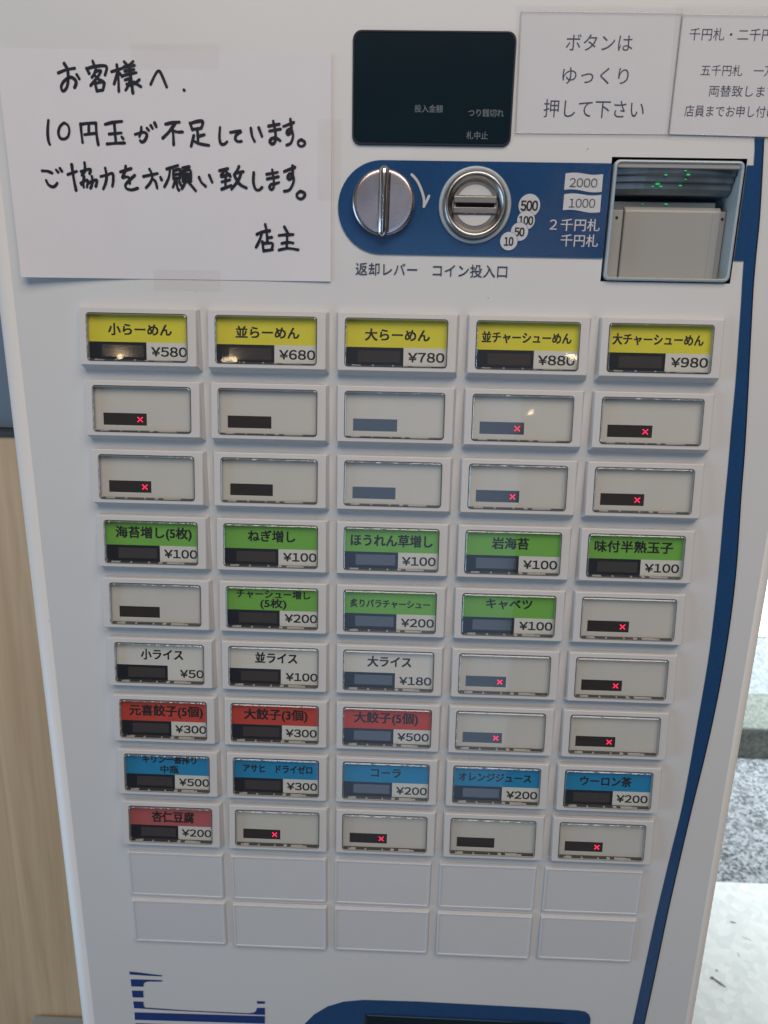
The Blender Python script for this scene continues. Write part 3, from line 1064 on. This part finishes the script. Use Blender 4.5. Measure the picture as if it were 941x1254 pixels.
# blank plates in the two bottom rows
PW, PH = 0.0732, 0.0398
bm = loft([rrect(-.0002, -PH - .0004, PW + .0008, .0004, .0008, -0.0001), rrect(0, -PH, PW, 0, .0008, -0.0024), rrect(.0004, -PH + .0004, PW - .0004, -.0004, .0008, -0.0028),
           rrect(.0014, -PH + .0014, PW - .0014, -.0014, .0006, -0.0028), rrect(.0018, -PH + .0018, PW - .0018, -.0018, .0006, -0.0024)], cap1=True)
PLATE = mesh_of(bm, "blank_plate", M['plate'])
for r in range(2):
    for c in range(5):
        o = obj("blank_plate", PLATE, None, mach, (X0 - 0.0003 + c * 0.0801, 0, 1.0069 - r * 0.0450))
        rnd = random.Random(c + 7 * r)
        o.rotation_euler = (0, math.radians(rnd.uniform(-.25, .25)), 0)
        if (r, c) in ((1, 1), (1, 3)):
            o.rotation_euler.x = math.radians(-0.9)
            o.location.y = -0.0003

# ---- printed striped letter at the bottom
K = 2.5432
ZP = lambda pts: [(130 + x / K, 1030 + y / K) for x, y in pts]
logo = [
    [(73, 406), (95, 408), (175, 418), (175, 421), (120, 418), (74, 415)],
    [(77, 430), (120, 431), (175, 433), (175, 437), (130, 437), (120, 440), (117, 446), (117, 453), (79, 452)],
    [(81, 465), (116, 466), (117, 487), (83, 486)],
    [(85, 499), (117, 500), (117, 511), (121, 518), (250, 527), (440, 536), (460, 534), (468, 528), (470, 519), (495, 519), (495, 541), (400, 537), (200, 527), (110, 521), (88, 520)],
    [(470, 498), (495, 499), (495, 506), (471, 506)],
    [(89, 533), (495, 545), (495, 568), (90, 556)],
    [(92, 567), (495, 580), (495, 602), (95, 590)],
    [(96, 602), (495, 615), (495, 637), (98, 625)],
]
for g in logo:
    obj("logo_stripe", poly(px(ZP(g)), -0.0004), M['navyink'], mach)

# ---- ticket tray panel at the bottom
K2 = 2.0457
top_edge = [(440 + x / K2, 1030 + y / K2) for x, y in ((20, 398), (150, 402), (300, 410), (450, 418), (548, 424), (566, 427), (576, 434), (580, 445))]
lefte = [(130 + x / K, 1030 + y / K) for x, y in ((600, 600), (618, 570), (648, 540), (690, 515), (740, 500), (795, 495))]
pl = px(lefte + top_edge)
pl = [(pl[0][0] - 0.004, 0.70)] + pl + [(pl[-1][0], 0.70)]
tray = obj("ticket_tray_panel", poly(pl, -0.0006, 0.0004), M['navy'], mach)
q = px([(447.3, 1240.5), (691.7, 1251.5)])
q0, q1 = q[0], (q[1][0], (q[0][1] + q[1][1]) / 2)
bm = loft([rrect(q0[0], 0.72, q1[0], q0[1], 0.002, -0.0016), rrect(q0[0] + .0008, 0.7208, q1[0] - .0008, q0[1] - .0008, 0.0014, -0.0020), rrect(q0[0] + .0015, 0.7215, q1[0] - .0015, q0[1] - .0015, 0.001, -0.0008)], cap1=True)
obj("tray_window", bm, M['screen'], mach)

bm = bmesh.new()
rnd = random.Random(11)
for (u, v) in ((860, 745), (899, 575), (852, 990), (549, 757), (905, 640), (74, 577), (394, 694), (150, 720), (330, 820), (60, 760), (640, 1215), (400, 1195), (720, 182), (598, 365), (868, 925), (822, 1180), (240, 356)):
    c = P(u, v, 0)
    r0 = rnd.uniform(0.00018, 0.00034)
    bm.faces.new([bm.verts.new((c.x + r0 * math.cos(k) * rnd.uniform(.7, 1.3), -0.0003, c.z + r0 * math.sin(k) * rnd.uniform(.7, 1.3))) for k in range(6)])
tag(obj("dirt_specks", bm, mat("dirt", (0.16, 0.14, 0.12), 0.8), mach), kind='stuff')

# ------------------------------------------------------------------ handwritten note
def lift(x, z):
    s = (x + 0.196) / 0.192           # 0 left .. 1 right
    t = (1.551 - z) / 0.125           # 0 top .. 1 bottom
    s_, t_ = max(0, min(1, s)), max(0, min(1, t))
    l = 0.0003
    l += 0.0052 * max(0, 1 - s_ / 0.42) ** 1.6 * (0.30 + 0.70 * t_ ** 1.5)
    l += 0.0007 * max(0, (s_ - 0.80) / 0.2) ** 1.5 * (1 - 0.5 * abs(t_ - 0.5))
    l += 0.0007 * math.sin(math.pi * s_) * math.sin(math.pi * t_) * (0.6 + 0.4 * math.sin(5 * s_ + 1))
    l += 0.0012 * max(0, (t_ - 0.86) / 0.14) ** 1.5 * max(0, abs(s_ - 0.52) - 0.12)
    return l


def PN(u, v, extra=0.0):
    d = 0.001
    for _ in range(5):
        p = P(u, v, d + extra)
        d = lift(p.x, p.z)
    return P(u, v, d + extra)


note = tag(empty("handwritten_note", (PN(203, 200).x, -0.001, PN(203, 200).z)), "white paper with handwritten black marker writing taped to the machine beside the dark display", "note")
inv = -note.location
TL, TR, BR, BL = (-6, 57.9), (406.3, 65.6), (405.3, 344.6), (25.9, 339.2)
# left edge is gently bowed
bm = bmesh.new()
NU, NV = 40, 28
grid = []
for j in range(NV + 1):
    t = j / NV
    row = []
    for i in range(NU + 1):
        s = i / NU
        lx = TL[0] * (1 - t) + BL[0] * t
        ly = TL[1] * (1 - t) + BL[1] * t
        rx = TR[0] * (1 - t) + BR[0] * t
        ry = TR[1] * (1 - t) + BR[1] * t
        u = lx * (1 - s) + rx * s
        v = ly * (1 - s) + ry * s
        p = PN(u, v)
        row.append(bm.verts.new(p + inv))
    grid.append(row)
for j in range(NV):
    for i in range(NU):
        f = bm.faces.new((grid[j + 1][i], grid[j + 1][i + 1], grid[j][i + 1], grid[j][i]))
        f.smooth = True
pp = obj("sheet", bm, M['paper'], note)

z1 = lambda x, y: (60 + x / 5.228, 60 + y / 5.228)
z2 = lambda x, y: (45 + x / 5.535, 130 + y / 5.535)
z3 = lambda x, y: (200 + x / 4.953, 130 + y / 4.953)
z4 = lambda x, y: (290 + x / 9.41, 260 + y / 9.41)
STROKES = [
 (z1, [
  [(60,152),(110,132),(165,122)], [(98,92),(118,128),(124,180),(118,235),(100,265),(85,264),(80,235),(100,202),(135,180),(162,190),(175,215),(165,245)], [(178,162),(195,190)],
  [(280,75),(290,102)], [(240,122),(258,155)], [(246,124),(300,110),(368,110),(360,165)], [(302,132),(290,158),(276,180)], [(302,142),(334,138),(312,178),(268,232)], [(292,165),(315,190),(345,205)],
  [(296,218),(308,268)], [(300,218),(350,210),(352,235),(345,264)], [(310,267),(345,262)],
  [(402,144),(470,122)], [(435,100),(445,180),(448,270)], [(440,150),(418,222)], [(450,150),(470,175)], [(482,80),(497,98)], [(540,78),(518,102)], [(480,114),(548,104)], [(487,140),(545,130)],
  [(480,168),(560,150)], [(514,102),(518,165)], [(524,165),(538,280)], [(488,197),(520,190),(512,225),(492,262)], [(580,195),(548,222)], [(545,212),(590,240)], [(500,225),(524,232)],
  [(652,225),(680,165),(700,140),(718,155),(755,242)], [(864,260),(867,263)]]),
 (z2, [
  [(80,95),(75,170),(80,230),(90,258)], [(185,112),(160,135),(148,175),(158,212),(185,222),(212,205),(222,165),(213,130),(188,112)],
  [(298,118),(305,190),(312,245)], [(298,122),(345,115),(402,113)], [(402,113),(407,190),(418,260)], [(354,118),(354,185)], [(325,192),(402,182)],
  [(465,122),(520,108),(578,102)], [(526,108),(538,250)], [(492,188),(575,180)], [(478,255),(540,250),(596,248)], [(578,208),(587,220)],
  [(668,190),(720,176),(745,186),(745,208),(730,235),(712,242),(702,232)], [(710,140),(708,170),(697,205)], [(748,148),(760,162)], [(774,130),(787,150)], [(800,112),(812,138)],
  [(38,437),(75,440),(105,452)], [(65,502),(80,530),(105,545),(125,540),(140,520)], [(132,430),(146,446)], [(158,420),(172,440)],
  [(212,462),(272,440)], [(238,395),(252,490),(268,568)], [(302,442),(362,425),(360,455)], [(325,382),(328,430),(308,466)], [(298,520),(345,500),(342,548)], [(322,475),(318,510),(304,530)],
  [(315,515),(320,548)], [(355,518),(408,498),(402,542)], [(375,475),(380,515),(366,555)],
  [(435,475),(480,464),(515,455),(520,500),(514,542)], [(465,418),(475,470),(468,520),(452,560)],
  [(568,444),(640,422)], [(604,405),(600,440),(582,482),(604,478),(628,485),(632,522)], [(665,468),(622,508),(602,535),(612,558),(645,566),(685,555)],
  [(725,475),(820,455)], [(765,425),(785,470),(772,515),(742,552)], [(785,490),(806,510),(818,555)], [(840,480),(848,498)]]),
 (z3, [
  [(15,108),(60,98),(98,96)], [(72,104),(35,155),(-2,192)], [(58,138),(62,180),(64,232)], [(66,150),(90,156),(118,155)],
  [(162,100),(178,142)], [(165,104),(200,93),(240,92),(232,132)], [(180,140),(232,132)], [(208,140),(212,218)], [(212,182),(250,172)], [(186,178),(170,242)], [(180,205),(215,225),(278,237)],
  [(345,128),(342,190),(350,225),(370,230),(388,215)], [(408,158),(472,150),(445,172),(438,198),(452,213),(475,212)], [(532,132),(540,180),(555,212)], [(580,130),(600,182)],
  [(640,120),(705,108)], [(645,150),(712,138)], [(668,90),(680,150),(682,205),(665,228),(648,215),(658,196),(685,192),(710,208)],
  [(730,122),(792,98)], [(772,78),(778,140),(762,170),(750,160),(758,142),(778,140),(788,180),(775,222),(750,235)],
  [(838,202),(857,215),(858,232),(840,243),(821,234),(820,214),(836,202)],
  [(22,380),(90,358)], [(42,372),(35,430),(8,488)], [(62,388),(64,440)], [(62,390),(104,385),(100,440)], [(62,414),(100,411)], [(64,438),(100,436)], [(82,440),(86,490),(96,508)], [(72,455),(60,490)], [(100,458),(108,478)],
  [(118,372),(158,366)], [(138,370),(132,390)], [(120,394),(120,455)], [(120,394),(165,388),(168,452)], [(120,413),(165,410)], [(120,434),(165,430)], [(120,455),(168,452)], [(136,460),(115,498)], [(155,460),(198,512)],
  [(218,430),(232,460),(258,485)], [(280,418),(298,460)],
  [(342,390),(392,378)], [(376,386),(352,424),(404,412)], [(385,400),(408,424)], [(356,458),(405,446)], [(380,420),(378,490)], [(356,502),(414,480)], [(460,365),(448,392),(432,415)], [(444,404),(486,396)],
  [(476,398),(455,450),(415,502)], [(435,425),(465,472),(505,495)],
  [(550,402),(548,460),(560,500),(580,508),(600,492)], [(628,412),(695,400)], [(632,440),(700,427)], [(662,385),(670,440),(673,482),(660,505),(645,492),(655,474),(676,470),(702,462)],
  [(735,395),(798,370)], [(785,360),(785,420),(768,442),(756,430),(766,412),(784,414),(792,455),(768,505),(735,515)],
  [(835,515),(857,527),(858,545),(838,562),(815,552),(812,532),(832,515)]]),
 (z4, [
  [(330,138),(345,205)], [(235,252),(290,225),(380,210)], [(290,240),(265,320),(225,400)], [(348,240),(357,345)], [(362,290),(405,286)], [(298,335),(312,445)], [(300,356),(360,352),(415,360),(405,425)], [(312,442),(415,428)],
  [(550,165),(590,235)], [(488,264),(570,256),(652,254)], [(585,240),(578,405)], [(520,357),(590,343),(652,352)], [(488,432),(590,413),(710,430)]]),
]
bm = bmesh.new()
k = 0
for tf, ss in STROKES:
    for s in ss:
        c = catmull([tf(*p) for p in s], 6)
        ww = [(PN(u, v)) for u, v in c]
        pts = [(p.x, p.z) for p in ww]
        k += 1
        ex = 0.00020 + 0.0000015 * k
        rnd = random.Random(k)
        hw = 0.00083 * rnd.uniform(0.92, 1.08)
        half = [hw * (1 + 0.10 * math.sin(2.2 * i / max(1, len(pts)) * 3 + k)) for i in range(len(pts))]
        ribbon_bm(bm, pts, half, lambda x, z, ex=ex: -lift(x, z) - ex)
for v in bm.verts:
    v.co += inv
obj("handwriting", bm, M['marker'], note)


def tape(u0, v0, u1, v1, nm="clear_tape"):
    bm = bmesh.new()
    n = 10
    g = []
    for j in range(n + 1):
        row = []
        for i in range(n + 1):
            u = u0 + (u1 - u0) * i / n
            v = v0 + (v1 - v0) * j / n + (u - u0) * 0.012
            p = PN(u, v)
            inside = P(u, v, 0).x < TRX and BZ < P(u, v, 0).z < TZ
            d = lift(p.x, p.z) + 0.00035 if inside else 0.0006
            row.append(bm.verts.new(P(u, v, d) + inv))
        g.append(row)
    for j in range(n):
        for i in range(n):
            bm.faces.new((g[j + 1][i], g[j + 1][i + 1], g[j][i + 1], g[j][i])).smooth = True
    obj(nm, bm, M['tape'], note)


TRX = P(406, 200).x
BZ = P(200, 342).z
TZ = P(200, 62).z
tape(188, 330, 270, 356)
tape(389, 145, 418, 245)
tape(160, 52, 268, 84)

# ------------------------------------------------------------------ laminated notices
def notice(film, sheet, d, lab, texts):
    c = P(sum(p[0] for p in film) / 4, sum(p[1] for p in film) / 4, d)
    o = tag(empty("laminated_notice", (c.x, -d, c.z)), lab, "notice")

    def q(pts, dd):
        bm = bmesh.new()
        bm.faces.new([bm.verts.new(P(u, v, dd) - o.location) for u, v in pts])
        return bm
    obj("printed_sheet", q(sheet, d), M['sheet'], o)
    for (s, u0, u1, vc, em) in texts:
        t = txt_px(s, u0, u1, vc, em, M['blue_text'], o, d + 0.0001, 0.0)
        for v in t.data.vertices:
            v.co -= o.location
    # film: bowed slightly, with a raised welded edge
    bm = bmesh.new()
    n = 12
    g = []
    for j in range(n + 1):
        row = []
        for i in range(n + 1):
            s, t = i / n, j / n
            u = (film[0][0] * (1 - s) + film[1][0] * s) * (1 - t) + (film[3][0] * (1 - s) + film[2][0] * s) * t
            v = (film[0][1] * (1 - s) + film[1][1] * s) * (1 - t) + (film[3][1] * (1 - s) + film[2][1] * s) * t
            row.append(bm.verts.new(P(u, v, d + 0.0003 + 0.0003 * math.sin(math.pi * s) * math.sin(math.pi * t)) - o.location))
        g.append(row)
    for j in range(n):
        for i in range(n):
            bm.faces.new((g[j + 1][i], g[j + 1][i + 1], g[j][i + 1], g[j][i])).smooth = True
    obj("clear_film", bm, M['film'], o)
    # welded lip along the sheet's edges catches the light
    bm = bmesh.new()
    pts = px(sheet, d)
    for i in range(4):
        a, b = pts[i], pts[(i + 1) % 4]
        ln = math.hypot(b[0] - a[0], b[1] - a[1])
        nx, nz = -(b[1] - a[1]) / ln, (b[0] - a[0]) / ln
        sec = []
        for e in (a, b):
            sec.append([bm.verts.new(Vector((e[0] + nx * k1, -d - k2, e[1] + nz * k1)) - o.location) for k1, k2 in ((-.0004, .0004), (-.0001, .0008), (.0003, .0008), (.0008, .0002))])
        for k in range(3):
            bm.faces.new((sec[0][k], sec[1][k], sec[1][k + 1], sec[0][k + 1])).smooth = True
    obj("welded_edge", bm, clear_mat("film_edge", (0.93, 0.93, 0.94), 0.12, 1.8, body=0.08), o)


notice([(633, 6), (838, 8), (823, 169), (626, 166)], [(638.6, 14.4), (835.3, 17), (818.2, 164.5), (631.9, 163)], 0.0003,
       "laminated white notice with three lines of printed dark writing beside the dark display",
       [("ボタンは", 693.5, 775.3, 51.8, 23.4), ("ゆっくり", 689.2, 770.4, 92.6, 23.4), ("押して下さい", 666.2, 789.3, 133, 24.4)])
notice([(829, 6), (1010, 9), (992, 173), (814, 168)], [(836.6, 18), (1003, 20.5), (986, 168.5), (819.8, 164)], 0.0008,
       "laminated white notice with four lines of smaller dark writing above the banknote slot",
       [("千円札・二千円札", 844.8, 962.0, 42.0, 16.6), ("五千円札　一万円札", 858.9, 975, 86.3, 14.6), ("両替致します", 868.7, 952, 111.5, 15.2), ("店員までお申し付け下さい", 838.8, 988, 136.3, 15.4)])

sc.cycles.max_bounces = 8
sc.cycles.transparent_max_bounces = 16
sc.cycles.use_denoising = True
